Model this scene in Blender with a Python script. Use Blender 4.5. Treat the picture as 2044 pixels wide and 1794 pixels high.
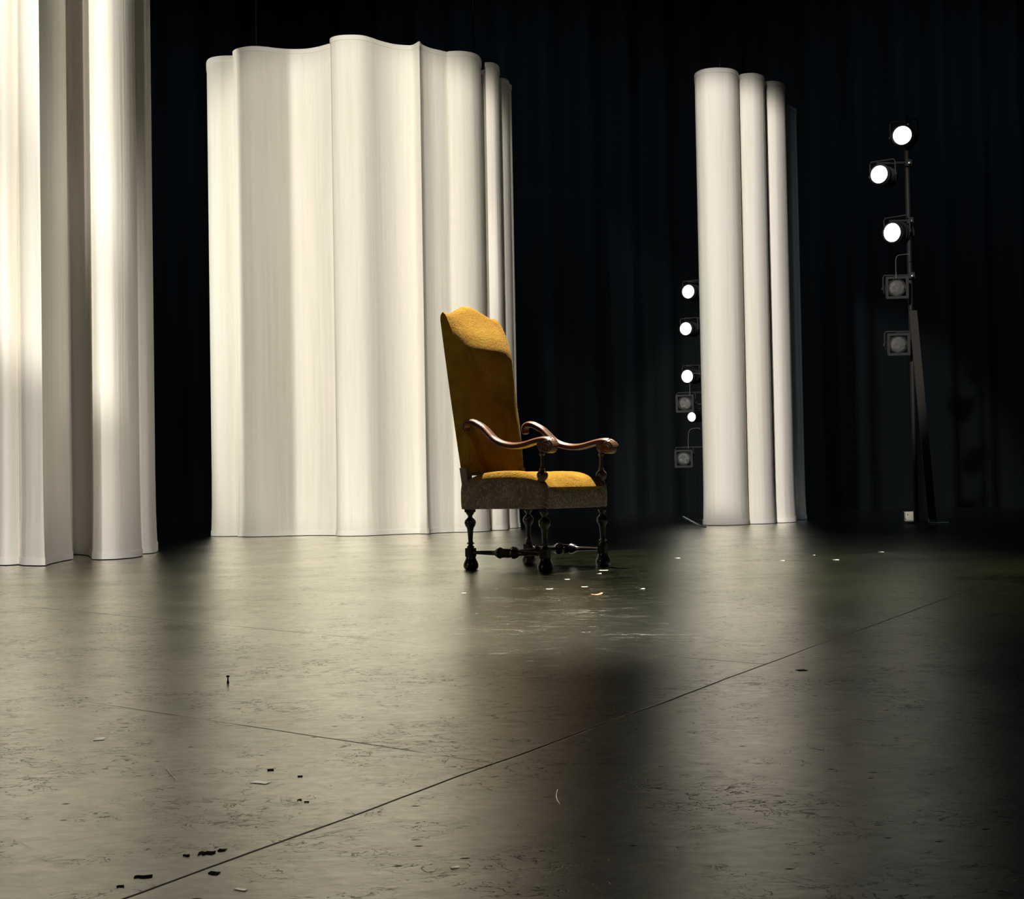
import bpy, bmesh, math, random
from mathutils import Vector, Matrix, noise
random.seed(7)
PI = math.pi
S = bpy.context.scene
for o in list(bpy.data.objects): bpy.data.objects.remove(o)
COL = S.collection

# ------------------------------------------------------------------ camera
FPX, CAMH, PITCH, ROLL = 2800.0, 0.405, 0.0262, 0.018
R0 = Vector((1, 0, 0)); U0 = Vector((0, -math.sin(PITCH), math.cos(PITCH))); FW = Vector((0, math.cos(PITCH), math.sin(PITCH)))
CR = R0*math.cos(ROLL) - U0*math.sin(ROLL); CU = R0*math.sin(ROLL) + U0*math.cos(ROLL)
CP = Vector((0, 0, CAMH))
cd = bpy.data.cameras.new('camera'); cam = bpy.data.objects.new('camera', cd); COL.objects.link(cam)
m3 = Matrix((CR, CU, -FW)).transposed()
cam.matrix_world = Matrix.Translation(CP) @ m3.to_4x4()
cd.sensor_width = 36; cd.lens = 36*FPX/2044; cd.clip_start = .05; cd.clip_end = 200
S.camera = cam

def ray(px, py): return FW*FPX + CR*(px-1022) - CU*(py-897)
def at(px, py, z=0.0):            # where a measured point lies on the level plane z
    d = ray(px, py); t = (z-CAMH)/d.z; return CP + d*t
def at_y(px, py, Y):
    d = ray(px, py); return CP + d*(Y/d.y)

# ------------------------------------------------------------------ world, view
S.view_settings.view_transform = 'Standard'; S.view_settings.look = 'None'
S.view_settings.gamma = 1; S.view_settings.exposure = 0; S.view_settings.use_curve_mapping = False
W = bpy.data.worlds.new('dark_house'); S.world = W; W.use_nodes = True
W.node_tree.nodes['Background'].inputs[0].default_value = (.55, .8, 1.0, 1)
W.node_tree.nodes['Background'].inputs[1].default_value = .0062

def spot(name, loc, aim, energy, ang, blend, size, col):
    l = bpy.data.lights.new(name, 'SPOT'); o = bpy.data.objects.new(name, l); COL.objects.link(o)
    o.location = loc; o.rotation_euler = (Vector(aim)-Vector(loc)).to_track_quat('-Z', 'Y').to_euler()
    l.energy = energy; l.spot_size = math.radians(ang); l.spot_blend = blend; l.shadow_soft_size = size; l.color = col
    return o
# overhead special on the chair
spot('chair_special', (.06, 9.15, 7.0), (.22, 6.75, .3), 15500, 44, .9, .04, (1, .91, .76))
spot('added_chair_fill', (-6.6, 2.4, 2.5), (.0, 7.1, .8), 190, 17, 1, .5, (1, .93, .85))  # added dim fill for the chair's near side, not a known lamp
# front-of-house profiles high above the stalls; they pass over the chair
WH = (1, .94, .83)
spot('front_light_middle', (-4.1, -5.0, 4.0), (-1.3, 12.6, 2.15), 6500, 15.5, .3, .12, WH)
spot('front_fill_middle', (-1.2, -5.0, 8.0), (-1.3, 12.6, 2.15), 6700, 15.5, .3, .2, WH)
spot('front_light_left', (-6.0, -5.0, 3.7), (-3.9, 8.4, .7), 2900, 18, .8, .12, (1, .94, .86))
spot('cross_light_left', (4.2, -5.0, 5.5), (-3.0, 8.4, .6), 3300, 19, .9, .12, (1, .94, .88))
spot('front_light_right', (-4.0, -5.0, 8.0), (2.1, 13.3, 2.2), 16000, 12.4, .25, .15, (1, .94, .87))
for i, wx in enumerate((-6, 0, 6)):
    spot('added_drape_fill', (wx, 15.6, 8.0), (wx, 19.6, 1.5), 580, 120, 1, .3, (.62, .82, 1))  # added bluish fill that lifts the back drape out of black
spot('wing_light_left', (-7.2, 10.2, 2.7), (-1.3, 12.3, 2.5), 1000, 75, 1, .15, (1, .97, .86))

# ------------------------------------------------------------------ materials
def mat(name, rgb, rough=.6, metal=0, spec=.5):
    m = bpy.data.materials.new(name); m.use_nodes = True
    b = m.node_tree.nodes['Principled BSDF']
    b.inputs['Base Color'].default_value = (*rgb, 1); b.inputs['Roughness'].default_value = rough
    b.inputs['Metallic'].default_value = metal; b.inputs['Specular IOR Level'].default_value = spec
    return m
class NT:
    def __init__(s, m): s.m = m; s.t = m.node_tree; s.b = s.t.nodes['Principled BSDF']
    def n(s, typ, **kw):
        x = s.t.nodes.new('ShaderNode'+typ)
        for k, v in kw.items():
            if k.startswith('i_'):
                x.inputs[k[2:].replace('_', ' ')].default_value = v
            else: setattr(x, k, v)
        return x
    def l(s, a, b): s.t.links.new(a, b)
    def coord(s, scale=(1, 1, 1), out='Object'):
        c = s.n('TexCoord'); mp = s.n('Mapping'); mp.inputs['Scale'].default_value = scale
        s.l(c.outputs[out], mp.inputs['Vector']); return mp.outputs['Vector']
    def noise(s, vec, scale, detail=4, rough=.5, dist=0):
        x = s.n('TexNoise'); x.inputs['Scale'].default_value = scale; x.inputs['Detail'].default_value = detail
        x.inputs['Roughness'].default_value = rough; x.inputs['Distortion'].default_value = dist; s.l(vec, x.inputs['Vector']); return x.outputs['Fac']
    def ramp(s, fac, stops):
        x = s.n('ValToRGB'); e = x.color_ramp.elements
        while len(e) < len(stops): e.new(.5)
        for q, (p, c) in zip(e, stops): q.position = p; q.color = (*c, 1) if len(c) == 3 else c
        s.l(fac, x.inputs['Fac']); return x.outputs['Color']
    def rmap(s, fac, a, b, c, d, clamp=True):
        x = s.n('MapRange'); x.clamp = clamp
        for k, v in zip(('From Min', 'From Max', 'To Min', 'To Max'), (a, b, c, d)): x.inputs[k].default_value = v
        s.l(fac, x.inputs['Value']); return x.outputs['Result']
    def math(s, op, a, b=None, c=None):
        x = s.n('Math', operation=op)
        for i, v in enumerate((a, b, c)):
            if v is None: continue
            if isinstance(v, (int, float)): x.inputs[i].default_value = v
            else: s.l(v, x.inputs[i])
        return x.outputs[0]
    def bump(s, h, strength, dist, normal=None):
        x = s.n('Bump'); x.inputs['Strength'].default_value = strength; x.inputs['Distance'].default_value = dist
        s.l(h, x.inputs['Height'])
        if normal: s.l(normal, x.inputs['Normal'])
        return x.outputs['Normal']

# white stretch fabric
fab = mat('white_fabric', (.86, .83, .76), .85, 0, .15); n = NT(fab)
v = n.coord((1, 1, .035)); k = n.noise(v, 26, 5, .6); k2 = n.noise(v, 6, 3)
kk = n.math('MULTIPLY_ADD', k, .6, n.math('MULTIPLY', k2, .4))
n.l(n.ramp(kk, [(.3, (.72, .72, .62)), (.5, (.82, .79, .72)), (.7, (.88, .82, .78))]), n.b.inputs['Base Color'])
n.l(n.bump(k, .35, .01), n.b.inputs['Normal'])
n.b.inputs['Transmission Weight'].default_value = 0
hemm = mat('hem_fabric', (.86, .84, .79), .8, 0, .2)

# black painted stage boards
FS = Vector(at(250, 1794)); FE = Vector(at(1900, 1190)); SD = (FE-FS).normalized(); SN = Vector((-SD.y, SD.x, 0))
flo = mat('black_stage_paint', (.02, .022, .019), .3, 0, .5); n = NT(flo)
g = n.n('NewGeometry').outputs['Position']
def dist_line(P, N, wob):
    sub = n.n('VectorMath', operation='SUBTRACT'); n.l(g, sub.inputs[0]); sub.inputs[1].default_value = P
    dt = n.n('VectorMath', operation='DOT_PRODUCT'); n.l(sub.outputs[0], dt.inputs[0]); dt.inputs[1].default_value = N
    return dt.outputs['Value']
wob = n.math('MULTIPLY', n.math('SUBTRACT', n.noise(g, 2.2, 3), .5), .02)
d1 = n.math('ADD', dist_line(FS, SN, 0), wob)
seam = n.rmap(n.math('ABSOLUTE', d1), .0012, .0035, 1, 0)
# cross joints of the boards, on the far side of the long joint only
far_side = n.rmap(d1, 0, .002, 0, 1)
cr = []
for a, b in (((100, 1215), (630, 1265)), ((415, 1437), (700, 1480)), ((1280, 1305), (1520, 1325))):
    A, B = at(*a), at(*b); D = (B-A).normalized(); N_ = Vector((-D.y, D.x, 0)); L = (B-A).length
    dd = n.rmap(n.math('ABSOLUTE', n.math('ADD', dist_line(A, N_, 0), n.math('MULTIPLY', wob, .6))), .001, .004, 1, 0)
    al = dist_line(A, D, 0)
    lim = n.math('MULTIPLY', n.rmap(al, -.5, -.1, 0, 1), n.rmap(al, L+.05, L+.5, 1, 0))
    brk = n.rmap(n.noise(g, 5, 3), .38, .5, .15, .9)
    cr.append(n.math('MULTIPLY', n.math('MULTIPLY', dd, lim), n.math('MULTIPLY', far_side, brk)))
joints = n.math('MAXIMUM', seam, n.math('MAXIMUM', cr[0], n.math('MAXIMUM', cr[1], cr[2])))
mp = n.n('Mapping'); mp.inputs['Rotation'].default_value = (0, 0, .12); mp.inputs['Scale'].default_value = (1, 1.6, 1); n.l(g, mp.inputs['Vector'])
f1 = n.noise(mp.outputs[0], 9, 2, .45, .3)        # undulating boards
f2 = n.noise(mp.outputs[0], 48, 3, .5, .5)      # brush and roller texture
f3 = n.noise(g, 420, 3, .6)                      # grit
rid = n.math('ABSOLUTE', n.math('SUBTRACT', n.noise(mp.outputs[0], 13, 4, .55, 1.2), .5))
msk = n.rmap(n.noise(g, 3.1, 3), .46, .6, 0, 1)
scratch = n.math('MULTIPLY', n.rmap(rid, .0, .016, 1, 0), msk)
rid2 = n.math('ABSOLUTE', n.math('SUBTRACT', n.noise(mp.outputs[0], 31, 2, .5, .8), .5))
msk2 = n.rmap(n.noise(g, 11, 2), .52, .62, 0, 1)
scratch2 = n.math('MULTIPLY', n.rmap(rid2, .0, .02, 1, 0), msk2)
vo = n.n('TexVoronoi'); vo.inputs['Scale'].default_value = 17; n.l(mp.outputs[0], vo.inputs['Vector'])
sel = n.rmap(n.n('SeparateColor').outputs[0], 0, 1, 0, 1)
sc = n.n('SeparateColor'); n.l(vo.outputs['Color'], sc.inputs[0])
pit = n.math('MULTIPLY', n.rmap(vo.outputs['Distance'], .05, .11, 1, 0), n.rmap(sc.outputs[0], .70, .74, 0, 1))
h = n.math('MULTIPLY', f1, .0014)
h = n.math('MULTIPLY_ADD', f2, .00042, h); h = n.math('MULTIPLY_ADD', f3, .00003, h)
h = n.math('MULTIPLY_ADD', scratch, -.0003, h); h = n.math('MULTIPLY_ADD', scratch2, -.00025, h)
h = n.math('MULTIPLY_ADD', pit, -.0008, h); h = n.math('MULTIPLY_ADD', joints, -.0008, h)
fnorm = n.bump(h, .55, 1.0)
dirt = n.math('MAXIMUM', joints, n.math('MULTIPLY', n.math('MAXIMUM', n.math('MAXIMUM', scratch, scratch2), pit), .85))
rr = n.rmap(n.noise(g, 1.7, 4), .35, .65, .30, .345)
base = n.ramp(n.noise(g, 2.4, 5), [(.3, (.013, .018, .0058)), (.7, (.019, .025, .009))])
mx = n.n('Mix', data_type='RGBA'); n.l(dirt, mx.inputs[0]); n.l(base, mx.inputs[6]); mx.inputs[7].default_value = (.002, .002, .002, 1)
dif = n.n('BsdfDiffuse'); n.l(mx.outputs[2], dif.inputs['Color']); n.l(fnorm, dif.inputs['Normal'])
glo = n.n('BsdfGlossy', distribution='BECKMANN'); glo.inputs['Color'].default_value = (1, .98, .9, 1); n.l(fnorm, glo.inputs['Normal'])
n.l(rr, glo.inputs['Roughness'])
wear = n.math('MULTIPLY', n.rmap(n.noise(mp.outputs[0], 26, 5, .7, .8), .3, .7, .86, 1.15), n.rmap(n.noise(g, 1.3, 3), .3, .7, .92, 1.1))
lw = n.n('LayerWeight'); lw.inputs['Blend'].default_value = .5; n.l(fnorm, lw.inputs['Normal'])
fre = n.math('MULTIPLY_ADD', n.math('POWER', lw.outputs['Facing'], 1.75), .99, .012)
glo2 = n.n('BsdfGlossy', distribution='BECKMANN'); glo2.inputs['Color'].default_value = (.95, 1, .88, 1); glo2.inputs['Roughness'].default_value = .42; n.l(fnorm, glo2.inputs['Normal'])
mg = n.n('MixShader'); mg.inputs[0].default_value = .22; n.l(glo.outputs[0], mg.inputs[1]); n.l(glo2.outputs[0], mg.inputs[2])
ms = n.n('MixShader'); n.l(n.math('MULTIPLY', n.math('MULTIPLY', fre, wear), n.rmap(dirt, 0, 1, 1, .08)), ms.inputs[0]); n.l(dif.outputs[0], ms.inputs[1]); n.l(mg.outputs[0], ms.inputs[2])
n.l(ms.outputs[0], n.t.nodes['Material Output'].inputs['Surface'])

# worn gold velvet
vel = mat('gold_velvet', (.5, .27, .03), .9, 0, .04); n = NT(vel)
c = n.coord()
nap = n.noise(c, 95, 4, .65, .6); big = n.noise(c, 9, 4, .55, .5)
motif = n.math('ABSOLUTE', n.math('SUBTRACT', n.noise(c, 15, 2, .5, 2.2), .5))
lines = n.rmap(motif, 0, .03, 1, 0)
colr = n.ramp(big, [(.3, (.125, .062, .003)), (.55, (.172, .089, .004)), (.75, (.185, .12, .010))])
mx = n.n('Mix', data_type='RGBA'); n.l(n.math('MULTIPLY', lines, .35), mx.inputs[0]); n.l(colr, mx.inputs[6]); mx.inputs[7].default_value = (.22, .15, .06, 1)
n.l(mx.outputs[2], n.b.inputs['Base Color'])
hh = n.math('MULTIPLY_ADD', lines, .12, nap)
n.l(n.bump(hh, 1, .007, n.bump(big, .3, .015)), n.b.inputs['Normal'])
n.b.inputs['Sheen Weight'].default_value = .05; n.b.inputs['Sheen Roughness'].default_value = .4; n.b.inputs['Sheen Tint'].default_value = (1, .8, .5, 1)

# patterned velvet of the seat sides, with its shade put into the colour
bro = mat('shaded_velvet', (.2, .15, .1), .85, 0, .2); n = NT(bro)
c = n.coord()
motif = n.math('ABSOLUTE', n.math('SUBTRACT', n.noise(c, 17, 3, .5, 2.5), .5))
lines = n.rmap(motif, .01, .05, 1, 0)
colr = n.ramp(n.noise(c, 12, 3), [(.35, (.06, .048, .038)), (.65, (.12, .078, .055))])
mx = n.n('Mix', data_type='RGBA'); n.l(n.math('MULTIPLY', lines, .55), mx.inputs[0]); n.l(colr, mx.inputs[6]); mx.inputs[7].default_value = (.26, .22, .18, 1)
n.l(mx.outputs[2], n.b.inputs['Base Color'])
n.l(n.bump(n.math('ADD', lines, n.noise(c, 90, 3)), .7, .003), n.b.inputs['Normal'])

def wood(name, a, b_, rough):
    m = mat(name, a, rough, 0, .5); n = NT(m); c = n.coord((3, 12, 12))
    w = n.noise(c, 6, 5, .6, .8)
    n.l(n.ramp(w, [(.3, a), (.7, b_)]), n.b.inputs['Base Color']); n.l(n.bump(w, .25, .002), n.b.inputs['Normal'])
    return m
dwood = wood('ebonised_wood', (.006, .0045, .004), (.013, .009, .007), .22)
pwood = wood('back_post_wood', (.06, .045, .034), (.09, .07, .055), .6)  # lighter and rougher than the leg wood
rwood = wood('walnut_wood', (.05, .020, .010), (.115, .042, .016), .30)
steel = mat('black_steel', (.014, .014, .015), .6, 0, .3); 
cast = mat('black_enamel', (.008, .008, .009), .6, 0, .25)
alu = mat('worn_aluminium', (.45, .45, .43), .35, .9)
board = mat('dark_batten', (.016, .013, .011), .8)
plate = mat('pale_plate', (.88, .87, .74), .6)
drap = mat('black_velour', (.0045, .0056, .0066), .9, 0, .03); n = NT(drap)
n.l(n.bump(n.noise(n.coord((1, 1, .05)), 4, 4), .5, .1), n.b.inputs['Normal'])
def lens_mat(name, e):
    m = mat(name, (.9, .9, .87), .04, .9); n = NT(m)
    vv = n.n('TexVoronoi'); vv.inputs['Scale'].default_value = 16; n.l(n.coord(), vv.inputs['Vector'])
    n.l(n.bump(vv.outputs['Distance'], .8, .02), n.b.inputs['Normal'])
    if e:
        n.b.inputs['Emission Color'].default_value = (1, .97, .86, 1); n.b.inputs['Emission Strength'].default_value = e
    return m
lens_on = lens_mat('lit_lens', 6); lens_off = lens_mat('dark_lens', 0)
def glossy_paper(name, rgb):
    m = mat(name, rgb); q = NT(m); d = q.n('BsdfDiffuse'); d.inputs['Color'].default_value = (*rgb, 1)
    gl = q.n('BsdfGlossy', distribution='BECKMANN'); gl.inputs['Roughness'].default_value = .24
    w = q.n('LayerWeight'); w.inputs['Blend'].default_value = .5; s_ = q.n('MixShader'); q.l(q.math('MULTIPLY', w.outputs['Facing'], 1.15), s_.inputs[0])
    q.l(d.outputs[0], s_.inputs[1]); q.l(gl.outputs[0], s_.inputs[2]); q.l(s_.outputs[0], q.t.nodes['Material Output'].inputs['Surface']); return m
papers = {'white': mat('white_paper', (.85, .85, .8), .5), 'orange': mat('orange_paper', (.75, .26, .05), .6), 'cream': mat('cream_scrap', (.7, .66, .5), .5),
          'tape': glossy_paper('white_tape', (.9, .9, .85)), 'black': mat('black_chip', (.006, .006, .006), .8, 0, .1)}

# ------------------------------------------------------------------ helpers
def link(name, bm, m, parent=None, smooth=None):
    bmesh.ops.recalc_face_normals(bm, faces=bm.faces)
    me = bpy.data.meshes.new(name); bm.to_mesh(me); bm.free(); me.materials.append(m)
    o = bpy.data.objects.new(name, me); COL.objects.link(o)
    if parent: o.parent = parent
    if smooth is not None:
        for p in me.polygons: p.use_smooth = True
        if smooth: me.set_sharp_from_angle(angle=math.radians(smooth))
    return o
def tag(o, label, cat, group=None):
    o['label'] = label; o['category'] = cat
    if group: o['group'] = group
    return o
def empty(name, loc, rz=0):
    o = bpy.data.objects.new(name, None); COL.objects.link(o); o.location = loc; o.rotation_euler = (0, 0, rz); o.empty_display_size = .1; return o
def box(bm, x0, x1, y0, y1, z0, z1, bev=0, M=None):
    t = bmesh.new(); bmesh.ops.create_cube(t, size=1)
    for v in t.verts: v.co = Vector(((x0+x1)/2+v.co.x*(x1-x0), (y0+y1)/2+v.co.y*(y1-y0), (z0+z1)/2+v.co.z*(z1-z0)))
    if bev: bmesh.ops.bevel(t, geom=t.edges[:], offset=bev, segments=2, affect='EDGES')
    merge(bm, t, M)
def merge(bm, t, M=None):
    if M: bmesh.ops.transform(t, matrix=M, verts=t.verts)
    me = bpy.data.meshes.new('x'); t.to_mesh(me); t.free(); bm.from_mesh(me); bpy.data.meshes.remove(me)
def smoothp(pts, k=6):
    out = []
    n_ = len(pts)
    for i in range(n_-1):
        p0 = pts[max(i-1, 0)]; p1 = pts[i]; p2 = pts[i+1]; p3 = pts[min(i+2, n_-1)]
        for j in range(k):
            t = j/k
            out.append(tuple(.5*((2*b)+(-a+c)*t+(2*a-5*b+4*c-d)*t*t+(-a+3*b-3*c+d)*t**3) for a, b, c, d in zip(p0, p1, p2, p3)))
    out.append(tuple(pts[-1])); return out
def lathe(bm, prof, M=None, seg=28):   # prof: (z, r)
    t = bmesh.new(); rings = []
    for z, r in prof:
        rings.append([t.verts.new((r*math.cos(2*PI*i/seg), r*math.sin(2*PI*i/seg), z)) for i in range(seg)])
    for a, b in zip(rings, rings[1:]):
        for i in range(seg): t.faces.new((a[i], a[(i+1) % seg], b[(i+1) % seg], b[i]))
    t.faces.new(rings[0][::-1]); t.faces.new(rings[-1]); merge(bm, t, M)
def tube(bm, pts, r, seg=10, rs=None):
    pts = [Vector(p) for p in pts]; rings = []; prev = None
    for i, p in enumerate(pts):
        d = (pts[min(i+1, len(pts)-1)]-pts[max(i-1, 0)]).normalized()
        a = d.cross(prev).normalized().cross(d) if prev is not None and False else None
        up = Vector((0, 0, 1)) if abs(d.z) < .9 else Vector((0, 1, 0))
        if prev is None: s = d.cross(up).normalized()
        else: s = (prev - d*prev.dot(d)).normalized()
        prev = s; q = d.cross(s).normalized(); rad = rs[i] if rs else r
        rings.append([bm.verts.new(p+(s*math.cos(2*PI*k/seg)+q*math.sin(2*PI*k/seg))*rad) for k in range(seg)])
    for a, b in zip(rings, rings[1:]):
        for k in range(seg): bm.faces.new((a[k], a[(k+1) % seg], b[(k+1) % seg], b[k]))
    bm.faces.new(rings[0][::-1]); bm.faces.new(rings[-1])
def ZX(loc): return Matrix.Translation(loc) @ Matrix.Rotation(PI/2, 4, 'Y')    # local z -> x
def ZY(loc): return Matrix.Translation(loc) @ Matrix.Rotation(-PI/2, 4, 'X')   # local z -> y

# ------------------------------------------------------------------ setting
bm = bmesh.new(); box(bm, -14, 14, -3, 21, -.2, 0); o = link('floor', bm, flo); o['kind'] = 'structure'
def drape_wall(name, p0, p1, H, amp=.12, wl=.55):
    bm = bmesh.new(); d = Vector(p1)-Vector(p0); L = d.length; d.normalize(); nn = Vector((-d.y, d.x, 0)); N_ = int(L/wl*8); cols = []
    for s in (0, .02):
        row = []
        for i in range(N_+1):
            t = i/N_*L; q = Vector(p0)+d*t+nn*(amp*math.sin(2*PI*t/wl+.8*math.sin(t*1.3))+s)
            row.append((bm.verts.new((q.x, q.y, 0)), bm.verts.new((q.x, q.y, H))))
        cols.append(row)
    a, b = cols
    for r in (a, b):
        for x, y in zip(r, r[1:]): bm.faces.new((x[0], y[0], y[1], x[1]))
    for x, y, z, w in zip(a, a[1:], b, b[1:]): bm.faces.new((x[1], y[1], w[1], z[1])); bm.faces.new((x[0], y[0], w[0], z[0]))
    for i in (0, -1): bm.faces.new((a[i][0], a[i][1], b[i][1], b[i][0]))
    o = link(name, bm, drap, None, 60); return o
drape_wall('wall_back', (-12, 19.6, 0), (12, 19.6, 0), 9)['kind'] = 'structure'
drape_wall('wall_right', (8.5, 19.2, 0), (8.5, 4, 0), 9)['kind'] = 'structure'
drape_wall('wall_left', (-8.5, 5, 0), (-8.5, 19.2, 0), 9)['kind'] = 'structure'

# ------------------------------------------------------------------ white folded columns
def contour(segs, k=7):
    out = []
    for s in segs:
        q = smoothp(s, k)
        out += q[1:] if out else q
    return out
def offset(path, d):
    res = []; n_ = len(path)
    for i in range(n_):
        a = Vector(path[(i-1) % n_]); b = Vector(path[(i+1) % n_]); t = (b-a)
        if t.length < 1e-6: t = Vector((1, 0))
        t.normalize(); res.append(Vector(path[i])+Vector((t.y, -t.x))*d)
    return res
def sheet(path, z0, z1, th, rows, flare=0):
    bm = bmesh.new(); n_ = len(path); lay = []
    for d in (th/2, -th/2):
        ring = []
        for j in range(rows+1):
            z = z0+(z1-z0)*j/rows
            e = flare*(max(0, 1-(z-z0)/.5)**2)
            ring.append([bm.verts.new((p.x, p.y, z)) for p in offset(path, d+e)])
        lay.append(ring)
    for ring in lay:
        for a, b in zip(ring, ring[1:]):
            for i in range(n_): bm.faces.new((a[i], a[(i+1) % n_], b[(i+1) % n_], b[i]))
    for j in (0, -1):
        a, b = lay[0][j], lay[1][j]
        for i in range(n_): bm.faces.new((a[i], a[(i+1) % n_], b[(i+1) % n_], b[i]))
    return bm
def column(label, path, H, hangers):
    cx = sum(p[0] for p in path)/len(path); cy = sum(p[1] for p in path)/len(path)
    root = empty('fabric_column', (cx, cy, 0)); tag(root, label, 'curtain', 'white fabric columns')
    q = [(x-cx, y-cy) for x, y in path]
    link('fabric', sheet(q, .012, H, .004, 16, .01), fab, root, 50)
    link('bottom_hem', sheet([tuple(p) for p in offset(q, .010)], .006, .048, .012, 2), hemm, root, 50)
    link('top_hem', sheet(q, H-.035, H+.006, .014, 2), hemm, root, 50)
    for x, y in hangers:
        b = bmesh.new(); tube(b, [(x-cx, y-cy, H-.02), (x-cx, y-cy, 9)], .006, 6); link('hanging_wire', b, steel, root)
    return root
H = 4.33
def T(l): return [tuple(at(x, y, H)[:2]) for x, y in l]
def B(l): return [tuple(at(x, y, 0)[:2]) for x, y in l]
mid = [
 T([(423, 165), (416, 145), (413, 131), (415.5, 121), (424, 116), (440, 113.2), (458, 112.6), (470, 112.4), (474.5, 111), (472, 109), (467, 107), (466, 104), (472, 99.5), (485, 95.8), (505, 93.6), (530, 95), (550, 97.5), (580, 99.6), (610, 99), (635, 95), (655, 89.5), (665, 87), (668.5, 85), (665, 83), (660, 81), (661, 77.5), (669, 74), (682, 71.8), (703, 71), (722, 72.2), (738, 76), (760, 83.5), (785, 89.5), (808, 91.8), (824, 91.3), (837, 84)]),
 T([(837, 84), (840, 89), (848, 93.5), (860, 98), (878, 102), (893, 105.6)]),
 T([(893, 105.6), (896, 104.2), (906, 103.4), (922, 103.4), (940, 106), (952, 111), (958, 117), (959.5, 124), (958, 132), (957, 139), (961, 142), (969, 139)]),
 T([(969, 139), (969, 126)]),
 T([(969, 126), (978, 125.8), (987, 127.5), (994, 133), (995.8, 141), (993, 149), (992, 155), (997, 157), (1005, 157.5), (1012, 160.5), (1015.5, 168), (1014, 180)])+[(-.35, 14.9), (-1.4, 14.5), (-2.3, 14.1)]]
mid = [mid[0]] + mid[1:]
right = [
 T([(1391, 175), (1388, 162), (1387, 152), (1391, 145.5), (1404, 139.6), (1418, 137.2), (1433, 136.4), (1452, 137.4), (1465, 140.5), (1472, 146), (1473, 154), (1470, 161)]),
 T([(1470, 161), (1473.5, 154), (1480, 149.5), (1492, 147.5), (1505, 147.3), (1517, 149.8), (1524, 154), (1525.5, 161), (1523, 170), (1520, 177)]),
 T([(1520, 177), (1529, 173)]),
 T([(1529, 173), (1528.5, 165), (1536, 163), (1548, 163), (1560, 166.5), (1566.5, 172), (1567.5, 182), (1563, 194), (1560, 204)]),
 T([(1560, 204), (1567, 211), (1574, 211), (1579.5, 214), (1581, 224)])+[(2.55, 15.2), (2.1, 14.4)]]
left = [
 B([(-150, 1100), (-130, 1116), (-70, 1123), (-20, 1127), (10, 1129), (42, 1127)]),
 B([(42, 1127), (50, 1129), (62, 1129.7), (87, 1130)]),
 B([(87, 1130), (92, 1127.5), (108, 1123.5), (126, 1119.7), (141, 1117.2)]),
 B([(141, 1117.2), (137, 1113), (138, 1109), (150, 1107.5), (170, 1108), (183, 1110.5), (189, 1117.3)]),
 B([(189, 1117.3), (204, 1117.8), (232, 1116.8), (258, 1114.5), (272, 1112.5), (280, 1110.4)]),
 B([(280, 1110.4), (279, 1106.5), (286, 1106), (300, 1105), (308.5, 1102.5), (311, 1098), (308, 1092), (290, 1085), (240, 1080)])+[(-3.2, 9.6), (-3.6, 9.0)]]
column('white folded fabric column hanging in the middle behind the armchair', contour(mid), H, [(-2.3, 12.9), (-.3, 13.6)])
column('narrow white column of three rounded folds hanging on the right', contour(right), H, [tuple(at(1437, 140, H)[:2]), tuple(at(1483, 160, H)[:2])])
column('white folded fabric column cut off by the left edge', contour(left), H, [(-2.9, 8.9)])

# ------------------------------------------------------------------ armchair (local x forward, y across)
MX, MY = .29562677, 6.80803712
ch = empty('armchair', (MX, MY, 0), math.atan2(-.61092, .79169))
tag(ch, 'tall wooden armchair upholstered in worn gold velvet, alone on the stage', 'armchair')
FY, RY, RXX = .243, .237, -.458
leg_prof = [(.105, .010), (.108, .019), (.113, .0175), (.119, .012), (.1235, .0115), (.126, .018), (.130, .019), (.1335, .0125), (.140, .0112),
            (.165, .0128), (.195, .0152), (.205, .0175), (.214, .024), (.224, .0275), (.233, .0285), (.243, .025), (.251, .0165), (.257, .0112), (.263, .0112), (.270, .016), (.276, .0205), (.282, .0205)]
foot_prof = [(0, .025), (.003, .0315), (.012, .0365), (.024, .037), (.036, .0335), (.048, .0275), (.056, .0245), (.064, .024)]
for x, s in ((0, -1), (0, 1), (RXX, -1), (RXX, 1)):
    y = s*(FY if x == 0 else RY)
    b = bmesh.new(); b2 = bmesh.new()
    lathe(b, leg_prof, Matrix.Translation((x, y, 0)))
    box(b, x-.0205, x+.0205, y-.0205, y+.0205, .062, .106, .002)
    for q in (-1, 1): box(b, x-.012, x+.012, y+q*.0205-.0012, y+q*.0205+.0012, .071, .097, .001)
    box(b, x-.0205, x+.0205, y-.0205, y+.0205, .281, .299, .002)
    lg = link('leg', b, dwood, ch, 40)
    lathe(b2, foot_prof, Matrix.Translation((x, y, 0))); link('foot', b2, dwood, lg, 40)
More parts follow.
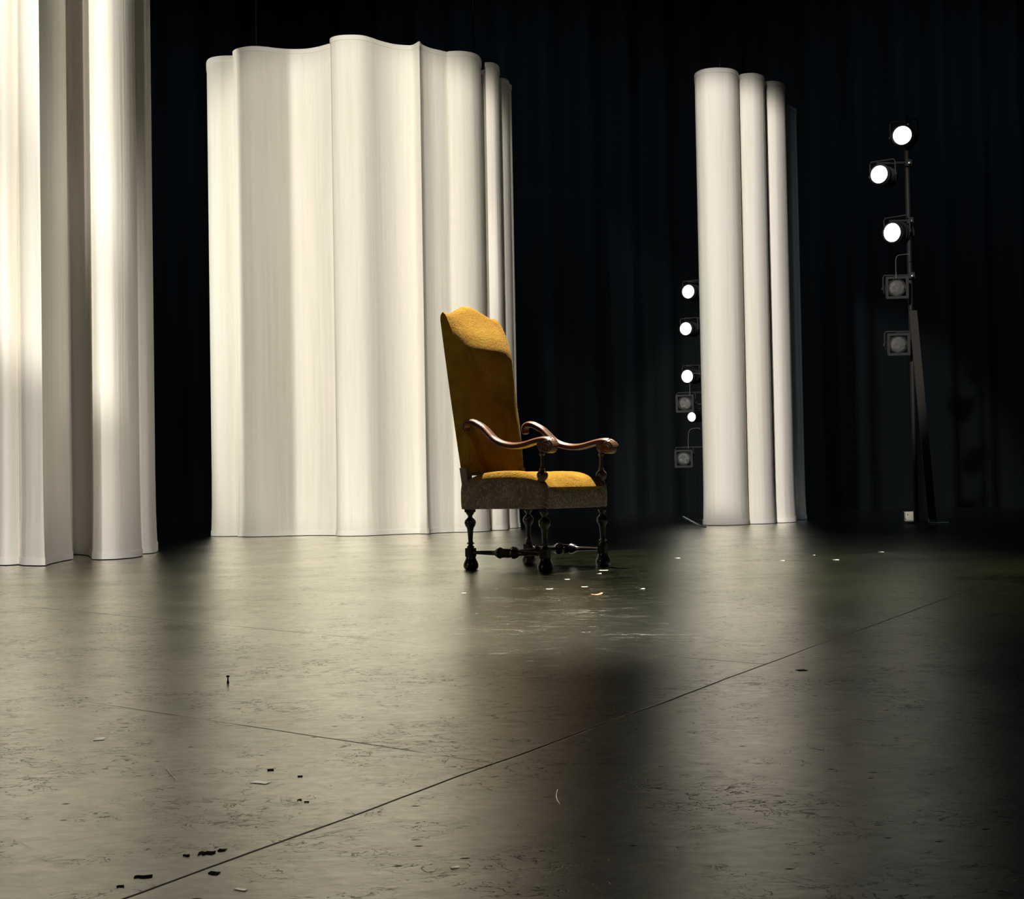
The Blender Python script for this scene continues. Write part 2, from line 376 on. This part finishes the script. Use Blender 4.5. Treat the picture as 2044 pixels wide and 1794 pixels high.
# side stretchers: turned ends, square middle block
def stretch_prof(L):   # half from middle block to end
    return [(0, .014), (.002, .023), (.012, .0275), (.024, .024), (.038, .016), (.046, .012), (.070, .0115), (L-.02, .0085), (L-.012, .0105), (L, .015)]
for s in (-1, 1):
    y = s*(FY+RY)/2; cx = RXX/2; b = bmesh.new(); zc = .084
    box(b, cx-.030, cx+.030, y-.021, y+.021, zc-.021, zc+.021, .002)
    box(b, cx-.022, cx+.022, y-.0225, y+.0225, zc-.014, zc+.014, .001)
    L = -RXX/2-.030-.018
    lathe(b, stretch_prof(L), ZX((cx+.030, y, zc))); lathe(b, stretch_prof(L), Matrix.Translation((cx-.030, y, zc)) @ Matrix.Rotation(-PI/2, 4, 'Y'))
    link('side_stretcher', b, dwood, ch, 40)
b = bmesh.new(); y0 = (FY+RY)/2-.016
pr_ = [(-y0, .012), (-y0+.01, .019), (-y0+.03, .030), (-y0+.05, .026), (-y0+.065, .012), (-y0+.085, .0125), (-.05, .017), (-.03, .019), (-.018, .013), (0, .026),
       (.018, .013), (.03, .019), (.05, .017), (y0-.085, .0125), (y0-.065, .012), (y0-.05, .026), (y0-.03, .030), (y0-.01, .019), (y0, .012)]
lathe(b, pr_, ZY((RXX/2, 0, .084))); link('cross_stretcher', b, dwood, ch, 40)

# seat rail, upholstered: wraps the box of the seat
def rrect(x0, x1, y0, y1, r, k=5):
    pts = []
    for cx, cy, a in ((x1-r, y1-r, 0), (x0+r, y1-r, 90), (x0+r, y0+r, 180), (x1-r, y0+r, 270)):
        for i in range(k+1):
            t = math.radians(a+90*i/k); pts.append((cx+r*math.cos(t), cy+r*math.sin(t)))
    return pts
SX0, SX1, SY = -.500, .024, .262
def rim_z(x, y):      # upper edge of the box: high along the sides, low across the front
    cx = (SX0+SX1)/2; a = (x-cx)/((SX1-SX0)/2); c_ = y/SY
    side = .040*max(0, 1-abs(a)**3)**.6*min(1, max(0, (abs(c_)-.55)/.35))
    front = -.022*max(0, 1-abs(c_)**6)*min(1, max(0, (a-.8)/.2))
    back = .012*max(0, 1-abs(c_)**4)*min(1, max(0, (-a-.8)/.2))
    return .408+side+front+back
def densify(p, m=7):
    out = []
    for i in range(len(p)):
        a, b_ = Vector(p[i]), Vector(p[(i+1) % len(p)])
        kk = m*3 if (a-b_).length > .1 else 1
        for j in range(kk): q = a.lerp(b_, j/kk); out.append((q.x, q.y))
    return out
bm = bmesh.new(); rings = []
for t_, g_ in ((0, -.006), (.01, 0), (.3, .002), (.7, .002), (.92, 0), (1, -.006)):
    pts = densify(rrect(SX0-g_, SX1+g_, -SY-g_, SY+g_, .018))
    rings.append([bm.verts.new((x, y, .296+(rim_z(x, y)-.296)*t_)) for x, y in pts])
for a, b_ in zip(rings, rings[1:]):
    for i in range(len(a)): bm.faces.new((a[i], a[(i+1) % len(a)], b_[(i+1) % len(a)], b_[i]))
bm.faces.new(rings[0][::-1])
link('seat_rail', bm, bro, ch, 50)
# domed seat cushion with stretched side swell
bm = bmesh.new(); NX, NY = 44, 40; grid = []
cx, hx, hy = (SX0+SX1)/2, (SX1-SX0)/2-.001, SY-.001
for i in range(NX+1):
    row = []
    for j in range(NY+1):
        a = -1+2*i/NX; c_ = -1+2*j/NY
        # round the plan corners slightly
        X = a*hx*(1-.02*abs(c_)**8); Y = c_*hy*(1-.02*abs(a)**8)
        e = (1-abs(a)**5)**.5*(1-abs(c_)**7)**.5
        dome = (1-a*a)*.45+(1-c_*c_)*.55
        z = rim_z(cx+X*.999, Y*.999) - .004 + e*.010 + e*.062*dome**.8
        z = min(z, .495)
        f_ = max(0, (a-.55)/.45); z -= .012*f_*f_*(1-abs(c_)**6)*e
        z += .0012*noise.noise((X*18, Y*18, 2))
        row.append(bm.verts.new((cx+X, Y, z)))
    grid.append(row)
for i in range(NX):
    for j in range(NY): bm.faces.new((grid[i][j], grid[i+1][j], grid[i+1][j+1], grid[i][j+1]))
bot = [bm.verts.new((v.co.x, v.co.y, .398)) for v in [grid[i][0] for i in range(NX+1)]+[grid[NX][j] for j in range(1, NY+1)]+[grid[i][NY] for i in range(NX-1, -1, -1)]+[grid[0][j] for j in range(NY-1, 0, -1)]]
top = [grid[i][0] for i in range(NX+1)]+[grid[NX][j] for j in range(1, NY+1)]+[grid[i][NY] for i in range(NX-1, -1, -1)]+[grid[0][j] for j in range(NY-1, 0, -1)]
for i in range(len(top)): bm.faces.new((top[i], top[(i+1) % len(top)], bot[(i+1) % len(top)], bot[i]))
bm.faces.new(bot)
link('seat_cushion', bm, vel, ch, 60)

# back posts below the upholstery
for s in (-1, 1):
    b = bmesh.new(); t = bmesh.new(); bmesh.ops.create_cube(t, size=1)
    for v in t.verts:
        zt = .405 if v.co.z < 0 else .50; off = -.482-(zt-.405)*.16
        v.co = Vector((off+v.co.x*.040, s*.222+v.co.y*.04, zt))
    merge(b, t); link('back_post', b, pwood, ch, 40)
# tall upholstered back: grid front and rear
def lerp(a, b, t): return a+(b-a)*t
def interp(tab, x):
    for (a, va), (b_, vb) in zip(tab, tab[1:]):
        if x <= b_: return lerp(va, vb, max(0, min(1, (x-a)/(b_-a))))
    return tab[-1][1]
def sm(tab, x, w=.03): return sum(interp(tab, x+w*q) for q in (-1, -.5, 0, .5, 1))/5
rear_t = [(.46, -.527), (1.281, -.656), (1.36, -.668)]
front_t = [(.46, -.458), (.64, -.470), (.874, -.503), (1.00, -.517), (1.08, -.527), (1.14, -.541), (1.20, -.563), (1.25, -.590), (1.29, -.614), (1.34, -.645)]
bulge_t = [(.46, .012), (.60, .014), (.9, .016), (1.0, .032), (1.06, .046), (1.10, .048), (1.16, .036), (1.22, .016), (1.27, .004), (1.34, 0)]
bm = bmesh.new(); NV, NZ = 36, 70
def topz(v):      # camel-backed crest
    a = abs(v)
    return 1.283 + .052*math.cos(min(1, a/.80)*PI/2)**1.4 + .004*(a > .86)*(a-.86)/.14
fr, re = [], []
for k in range(NZ+1):
    rf, rb = [], []
    for j in range(NV+1):
        v_ = -1+2*j/NV; tz = topz(v_)
        z = .462+(tz-.462)*(k/NZ)
        t = (z-.462)/(tz-.462)
        hw = .219+.004*math.sin(PI*t)-.010*max(0, (t-.93)/.07)**2
        edge = (1-abs(v_)**10)
        cr_ = max(0, 1-((1-t)/.035)) if t > .965 else 0
        uf = sm(front_t, z)+interp(bulge_t, z)*(1-abs(v_)**2.6)-.010*(1-edge)
        ub = sm(rear_t, z)+.006*(1-edge)
        m_ = (uf+ub)/2; th = (uf-ub)/2
        rnd = math.sqrt(max(0, 1-cr_*cr_)); bt = max(0, 1-t/.02); rnd2 = math.sqrt(max(.0, 1-bt*bt*.7))
        th *= max(.03, rnd*rnd2)
        y = v_*hw
        wr = .0016*noise.noise((y*14, z*9, 5))
        rf.append(bm.verts.new((m_+th+wr, y, z))); rb.append(bm.verts.new((m_-th, y, z)))
    fr.append(rf); re.append(rb)
for G in (fr, re):
    for a, b_ in zip(G, G[1:]):
        for j in range(NV): bm.faces.new((a[j], a[j+1], b_[j+1], b_[j]))
for k in range(NZ):
    for j in (0, NV): bm.faces.new((fr[k][j], fr[k+1][j], re[k+1][j], re[k][j]))
for k in (0, NZ):
    for j in range(NV): bm.faces.new((fr[k][j], fr[k][j+1], re[k][j+1], re[k][j]))
link('backrest', bm, vel, ch, 50)

# carved arms
arm_path = smoothp([(-.466, .676), (-.473, .692), (-.470, .710), (-.458, .721), (-.436, .724), (-.405, .716), (-.360, .693), (-.325, .664), (-.290, .634), (-.248, .613), (-.200, .601), (-.150, .597), (-.100, .602), (-.050, .613), (0, .621), (.035, .620), (.062, .611), (.078, .594)], 5)
def arm_mesh(s):
    bm = bmesh.new(); rings = []; n_ = len(arm_path)
    for i, (x, z) in enumerate(arm_path):
        a = arm_path[max(i-1, 0)]; c_ = arm_path[min(i+1, n_-1)]
        d = Vector((c_[0]-a[0], 0, c_[1]-a[1])).normalized(); nrm = Vector((-d.z, 0, d.x)); t = i/(n_-1)
        hw = .021+.006*t; hh = .0135*(.6+.4*min(1, t/.12)) + .002*math.sin(t*PI)
        y = s*(.240+.012*t)
        sec = [(-1, -.75), (-.93, -.35), (-.72, -.2), (-.72, 0), (-.98, .12), (-1, .45), (-.8, .8), (-.45, .95), (-.3, .72), (0, 1.12), (.3, .72), (.45, .95), (.8, .8), (1, .45), (.98, .12), (.72, 0), (.72, -.2), (.93, -.35), (1, -.75), (.6, -1), (-.6, -1)]
        rings.append([bm.verts.new(Vector((x, y+a_*hw, z))+nrm*(b_*hh)) for a_, b_ in sec])
    for a, b_ in zip(rings, rings[1:]):
        m = len(a)
        for k in range(m): bm.faces.new((a[k], a[(k+1) % m], b_[(k+1) % m], b_[k]))
    bm.faces.new(rings[0][::-1]); bm.faces.new(rings[-1])
    # carved leaf notches over the shoulder and the knuckle
    for (x, z, ang) in ((-.408, .727, -.35), (-.396, .722, -.45), (-.384, .716, -.5), (.052, .628, -.5), (.063, .622, -.7), (.073, .612, -.95)):
        t = bmesh.new(); bmesh.ops.create_icosphere(t, subdivisions=2, radius=1)
        merge(bm, t, Matrix.Translation((x, s*.246, z)) @ Matrix.Rotation(-ang, 4, 'Y') @ Matrix.Diagonal((.009, .020, .005, 1)))
    return bm
post_prof = [(.404, .016), (.420, .016), (.424, .012), (.430, .015), (.440, .0235), (.452, .0275), (.463, .026), (.472, .019), (.478, .0105), (.484, .0135), (.490, .0095),
             (.52, .0088), (.546, .0082), (.551, .013), (.556, .0145), (.560, .0095), (.566, .010), (.574, .0155), (.580, .018), (.600, .018)]
for s in (-1, 1):
    ar = link('armrest', arm_mesh(s), rwood, ch, 35)
    b = bmesh.new(); cx, cz, yy = .045, .588, s*.252
    lathe(b, [(-.027, .026), (-.025, .030), (.025, .030), (.027, .026)], ZY((cx, yy, cz)))
    for q in (-1, 1):
        sp = []
        for i in range(46):
            t = i/45; a = PI*.35+t*2*PI*2.1; r = .0265*(1-t)+.004
            sp.append((cx+r*math.cos(a), yy+q*.0275, cz+r*math.sin(a)))
        tube(b, sp, .0035, 8)
        t = bmesh.new(); bmesh.ops.create_uvsphere(t, u_segments=10, v_segments=6, radius=.006); merge(b, t, Matrix.Translation((cx, yy+q*.028, cz)))
    link('scroll', b, rwood, ar, 40)
    b = bmesh.new(); lathe(b, post_prof, Matrix.Translation((-.004, s*.248, 0)))
    box(b, -.022, .014, s*.248-.018, s*.248+.018, .585, .606, .002)
    link('arm_post', b, wood('arm_post_wood', (.03, .011, .006), (.055, .02, .010), .28) if s < 0 else bpy.data.materials['arm_post_wood'], ch, 40)

# ------------------------------------------------------------------ stage lights on booms
lamps = {}
def lantern(px, py, Y, yaw, pitch, lit, dia, label, group, frame=True):
    p = at_y(px, py, Y)
    root = empty('stage_light', p, 0); root.rotation_euler = (pitch, 0, yaw)   # lens looks along local -Y
    tag(root, label, 'stage light', group); r = dia/2
    # body: short can widening to the front, rear cap with cooling fins
    b = bmesh.new(); lathe(b, [(0, r*1.22), (.02, r*1.25), (.05, r*1.12), (.12, r*1.1), (.20, r*1.0), (.28, r*.86), (.32, r*.5)], ZY((0, .012, 0)), 24)
    for i in range(4): lathe(b, [(0, r*1.2), (.006, r*1.2)], ZY((0, .10+.045*i, 0)), 24)
    link('housing', b, cast, root, 40)
    b = bmesh.new()   # convex lens
    lathe(b, [(-.016, .001), (-.0155, r*.25), (-.013, r*.55), (-.008, r*.8), (0, r*1.0), (.008, r*1.0)], ZY((0, 0, 0)), 32)
    link('lens', b, lens_on if lit else lens_off, root, 80)
    b = bmesh.new(); lathe(b, [(-.01, r*1.02), (-.01, r*1.12), (.014, r*1.14), (.014, r*1.02)], ZY((0, 0, 0)), 32)
    b.faces.ensure_lookup_table()
    # open ring: drop the two end caps
    caps = [f for f in b.faces if len(f.verts) > 6]; bmesh.ops.delete(b, geom=caps, context='FACES_ONLY')
    link('lens_ring', b, steel, root, 40)
    if frame:
        b = bmesh.new(); o_ = r*1.42; i_ = r*1.12; y = -.022
        for a in ((-o_, o_, i_, o_), (-o_, o_, -o_, -i_), (-o_, -i_, -i_, i_), (i_, o_, -i_, i_)):
            box(b, a[0], a[1], y-.002, y+.002, a[2], a[3])
        for sx in (-1, 1): box(b, sx*o_-.003, sx*o_+.003, y-.008, y+.02, -o_*.9, o_*.9)
        box(b, -o_, o_, y-.008, y+.02, -o_-.003, -o_+.003)
        link('colour_frame', b, steel, root)
    b = bmesh.new(); w = r*1.5
    tube(b, [(-w, .10, 0), (-w, .10, r*1.5), (-w*.9, .10, r*1.75), (w*.9, .10, r*1.75), (w, .10, r*1.5), (w, .10, 0)], .007, 8); link('yoke', b, steel, root, 60)
    for s in (-1, 1):
        b = bmesh.new(); lathe(b, [(0, .016), (.012, .016), (.016, .010)], Matrix.Translation((s*w, .10, 0)) @ Matrix.Rotation(s*PI/2, 4, 'Y'), 12); link('yoke_knob', b, steel, root, 40)
    return root, p
def boom_pole(px, py, Y, top, label, px_top=None):
    base = at_y(px, py, Y); base.z = 0
    root = empty('boom_stand', base); tag(root, label, 'lighting boom', 'lighting booms')
    b = bmesh.new(); tube(b, [(0, 0, .012), (0, 0, top)], .024, 14); link('pole', b, cast, root, 60)
    b = bmesh.new(); lathe(b, [(0, .11), (.010, .11), (.013, .10), (.016, .04)], None, 28); link('base_plate', b, cast, root, 40)
    return root, base
def hook(name_root, frm, to, parent_root):
    pass
YR = 12.75
rb, rbase = boom_pole(1829, 1046, YR+.12, 3.75, 'lighting boom standing at far right beside the leaning batten')
YL = 15.2
lb, lbase = boom_pole(1410, 1035, YL+.12, 3.4, 'lighting boom standing behind the narrow right fabric column')
def side_arm(lamp, base, lampp):    # a clamp and outrigger tying a light to its boom
    b = bmesh.new(); z = lampp.z+.12
    d = Vector((lampp.x-base.x, lampp.y+.1-base.y, 0)); L = d.length
    box(b, -.03, .03, -.060, -.022, z-.03, z+.03, .004)
    tube(b, [(0, -.045, z), (d.x, min(d.y, -.03), z)], .012, 8)
    o = link('outrigger', b, steel, lamp, 40); o.matrix_parent_inverse = lamp.matrix_basis.inverted(); o.location = base
    b = bmesh.new(); lathe(b, [(0, .012), (.03, .012), (.032, .006)], Matrix.Translation((.0, -.058, z-.01)) @ Matrix.Rotation(PI/2, 4, 'X'), 10); link('clamp_bolt', b, alu, o, 40)
RG, LG = 'stage lights on the right boom', 'stage lights left of the narrow column'
def Rl(px, py, yaw, pitch, lit, dia, label, frame=True):
    r, p = lantern(px, py, YR, yaw, pitch, lit, dia, label, RG, frame); side_arm(r, rbase, p); return r, p
def Ll(px, py, yaw, pitch, lit, dia, label, frame=True):
    r, p = lantern(px, py, YL, yaw, pitch, lit, dia, label, LG, frame); side_arm(r, lbase, p); return r, p
Rl(1801, 270, -.45, .1, 1, .165, 'lit stage light, topmost on the far right boom', False)
Rl(1755, 348, -.6, .05, 1, .158, 'lit stage light set furthest left, second from top of right boom', False)
Rl(1781, 464, -.75, .1, 1, .168, 'lit stage light, third from top of the right boom, narrow oval lens', False)
Rl(1790, 574, -.1, .05, 0, .140, 'dark stage light in square frame, directly below the lit ones at right')
Rl(1793, 687, -.1, .05, 0, .140, 'dark stage light in square frame, lowest on the right boom')
Ll(1374, 582, -.55, .05, 1, .142, 'lit stage light, topmost left of the narrow fabric column', False)
Ll(1369, 656, -.5, .05, 1, .134, 'lit stage light, second from top left of the narrow column', False)
Ll(1372, 751, -.55, .05, 1, .134, 'lit stage light just above the square framed dark light', False)
Ll(1367.5, 805, -.25, .05, 0, .134, 'dark square-framed stage light between two lit ones left of the column')
YL += .42
Ll(1381, 832, -.6, .05, 1, .10, 'small lit stage light tucked below a dark square-framed one', False)
YL -= .42
Ll(1365, 915, -.2, .05, 0, .134, 'dark square-framed stage light, lowest left of the narrow column')
# dangling safety cables
grey = mat('grey_wire', (.12, .12, .12), .5)
def wire(pts, Y, label, r=.004, m=None):
    P = [at_y(x, y, Y) for x, y in pts]; b = bmesh.new(); o0 = P[-1].copy()
    tube(b, smoothp([tuple(p-o0) for p in P], 5), r, 6); o = link('safety_cable', b, m or steel, None, 60); o.location = o0; tag(o, label, 'cable'); return o
wire([(1374, 896), (1374, 868), (1378, 857), (1392, 854), (1398, 856)], YL-.05, 'thin grey cable looping above the lowest left dark light', .003, grey)
wire([(1377, 790), (1377, 762), (1380, 748), (1390, 745), (1398, 746)], YL-.05, 'thin grey cable hanging over the upper left square light', .003, grey)
wire([(1789, 556), (1788, 530), (1790, 512), (1802, 508), (1816, 507)], YR-.05, 'thin grey cable hanging above the upper dark light at right', .0028, grey)
# leaning batten, its foot and the small box
p0 = at(1803, 1040); p1 = at_y(1822, 620, YR+.02); p0.y = YR-.12
root = empty('leaning_batten', (p0.x, p0.y, 0)); tag(root, 'dark flat batten leaning up to the right boom', 'batten')
b = bmesh.new(); d = Vector(p1)-Vector((p0.x, p0.y, 0)); q = d.normalized().rotation_difference(Vector((0, 0, 1))).inverted()
box(b, -.036, .036, -.012, .012, 0.02, d.length, .002); bmesh.ops.transform(b, matrix=q.to_matrix().to_4x4(), verts=b.verts); link('board', b, board, root)
b = bmesh.new()
t = [(-.16, .015), (-.05, -.01), (.12, -.02)]
for a, c_ in zip(t, t[1:]): tube(b, [(a[0], a[1]-.06, .008), (c_[0], c_[1]-.06, .008)], .006, 6)
link('foot_bar', b, alu, root, 60)
b = bmesh.new(); box(b, -.045, .03, -.05, -.03, .012, .045, .003); link('foot_bracket', b, alu, root)
bx = at(1818, 1036.5); b = bmesh.new()
box(b, -.056, .056, -.03, .03, 0, .076, .004); box(b, -.060, .060, -.034, .034, .070, .078, .001); box(b, -.056, .056, -.034, .034, 0, .008, .001)
bx.z = 0; o = link('junction_box', b, plate); o.location = (bx.x, bx.y, .0); tag(o, 'small pale box on the floor by the batten foot', 'box')
for s in (-1, 1):
    b = bmesh.new(); lathe(b, [(0, .006), (.003, .005)], Matrix.Translation((s*.038, -.030, .05)) @ Matrix.Rotation(PI/2, 4, 'X'), 8); link('screw', b, steel, o)

# ------------------------------------------------------------------ cable and scraps on the floor
P = [at(1364, 1032), at(1373, 1037), at(1384, 1043), at(1394, 1048.5), at(1402, 1051.5), at(1409, 1053)]
b = bmesh.new(); o0 = P[-1]; tube(b, smoothp([tuple(Vector((p.x-o0.x, p.y-o0.y, .007))) for p in P], 5), .007, 8)
o = link('floor_cable', b, mat('grey_cable', (.5, .5, .5), .5), None, 60); o.location = (o0.x, o0.y, 0); tag(o, 'pale cable running back along the floor from the narrow column', 'cable')
def scrap(px, py, w, d, rot, m, label, kind='paper_scrap', cat='paper scrap', curl=None, grp='scraps on the stage floor'):
    p = at(px, py); curl = (.0012 if p.y > 4 else .0002) if curl is None else curl; bm = bmesh.new(); R_ = random.Random(int(px*7+py)); n1 = 6; rows = []
    out = [(-w/2, -d/2), (w/2, -d/2), (w/2, d/2), (-w/2, d/2)]
    top, bot = [], []
    for i in range(n1+1):
        x = -w/2+w*i/n1; c_ = curl*(2*i/n1-1)**2+.0002
        e = R_.uniform(-.12, .12)*d*(3.2 if kind == 'paint_flake' else 1)
        top.append((bm.verts.new((x, -d/2+e, c_+.0004)), bm.verts.new((x, d/2+e*.5, c_+.0004)))); bot.append((bm.verts.new((x, -d/2+e, c_)), bm.verts.new((x, d/2+e*.5, c_))))
    for r in (top, bot):
        for a, c2 in zip(r, r[1:]): bm.faces.new((a[0], c2[0], c2[1], a[1]))
    for a, c2, e, g2 in zip(top, top[1:], bot, bot[1:]): bm.faces.new((a[0], c2[0], g2[0], e[0])); bm.faces.new((a[1], c2[1], g2[1], e[1]))
    for i in (0, -1): bm.faces.new((top[i][0], top[i][1], bot[i][1], bot[i][0]))
    o = link(kind, bm, papers[m]); o.location = (p.x, p.y, .0003); o.rotation_euler = (0, 0, rot); tag(o, label, cat, grp); return o
scrap(1205, 1138.5, .040, .025, .1, 'white', 'long white scrap just in front of the far front chair leg')
scrap(1196, 1145, .018, .02, .3, 'white', 'small white scrap right below the long one by the chair leg')
scrap(1132, 1156.5, .020, .022, .2, 'white', 'white scrap just in front of the chair shadow tip')
scrap(1167, 1171.5, .024, .018, -.1, 'white', 'white scrap directly above the orange scrap')
scrap(1097, 1176, .026, .02, .1, 'white', 'white scrap left of the orange scrap, below the near front leg')
scrap(1189, 1187, .050, .03, .15, 'orange', 'orange scrap on the floor in front of the chair', curl=.006)
scrap(1282, 1175.5, .018, .02, .4, 'white', 'white scrap right of the orange one beside a black fleck')
scrap(1273, 1173, .018, .012, -.5, 'black', 'tiny black fleck beside the right white scrap')
scrap(926, 1184, .016, .015, 0, 'white', 'faint white scrap in the bright reflection left of the chair shadow')
scrap(1352, 1114, .022, .03, .2, 'white', 'white scrap on the dark floor between chair and narrow column reflection')
scrap(1562, 1119, .018, .03, 0, 'cream', 'cream scrap at the right edge of the narrow column reflection')
scrap(1625, 1108, .012, .02, 0, 'cream', 'tiny cream scrap right of the narrow column reflection, further back')
scrap(1669, 1117.5, .026, .03, .1, 'cream', 'cream scrap on dark floor below the batten')
scrap(1759, 1102, .026, .03, .2, 'cream', 'rightmost cream scrap, near the foot of the boom')
scrap(520, 1562, .026, .014, -.35, 'tape', 'white strip of tape in the foreground at lower left', 'tape_strip', 'tape', 0, 'tape pieces in the foreground')
scrap(199, 1474.5, .016, .028, .15, 'tape', 'small square white tape piece at the far left foreground', 'tape_strip', 'tape', 0, 'tape pieces in the foreground')
scrap(1059, 1320, .012, .012, .2, 'white', 'tiny white scrap on dark floor midway to the long joint')
scrap(540, 1537, .009, .012, .2, 'black', 'black chip just above the foreground tape strip')
scrap(599, 1550, .007, .008, .2, 'black', 'black chip right of the foreground tape strip')
scrap(1600, 1338, .02, .02, .3, 'black', 'black scrap at right beyond the long floor joint')
scrap(480, 1776, .014, .005, -.5, 'tape', 'thin pale sliver at the bottom left near the joint', curl=0)
scrap(908, 1732, .010, .006, .5, 'tape', 'thin pale sliver at the bottom centre')
CH = 'flaked paint chips by the long floor joint'
for x, y, w_, d_, r_, lab in ((413, 1703, .030, .012, .1, 'largest black paint flake just above the long floor joint'), (443, 1697, .014, .008, -.2, 'small black paint flake right of the largest one above the joint'),
        (372, 1708, .012, .007, .3, 'small black paint flake left of the largest one above the joint'), (286, 1750, .030, .009, .15, 'long black paint flake lowest at the left, near the bottom edge'),
        (427, 1743, .020, .009, -.3, 'black paint flake just below the long floor joint'), (240, 1769, .012, .005, .3, 'tiny black paint flake at the bottom left edge'),
        (598, 1597, .009, .006, 0, 'black fleck below right of the foreground tape strip'), (612, 1601, .010, .006, .2, 'rightmost black fleck below the foreground tape strip')):
    scrap(x, y, w_*.62, d_, r_, 'black', lab, 'paint_flake', 'paint chip', 0, CH)
def hair(pts, label):
    P = [at(*q) for q in pts]; o0 = P[-1]; b = bmesh.new(); tube(b, smoothp([(p.x-o0.x, p.y-o0.y, .0012) for p in P], 5), .0006, 5)
    o = link('thread', b, papers['tape'], None, 60); o.location = (o0.x, o0.y, .0002); tag(o, label, 'thread', 'threads on the floor')
hair([(1113, 1578), (1110.5, 1588), (1112, 1597), (1117, 1606)], 'curved white thread on dark foreground floor at centre')
hair([(332, 1536), (340, 1546), (351, 1558)], 'pale thread on the floor left of the tape strip')
# small upright clip casting in the bright floor
p = at(455, 1363); b = bmesh.new(); lathe(b, [(0, .003), (.004, .002), (.006, .0015), (.012, .0015), (.013, .004), (.016, .003)], None, 8)
o = link('nail', b, cast); o.location = (p.x, p.y, 0); tag(o, 'tiny dark nail standing up in the bright floor reflection', 'nail')
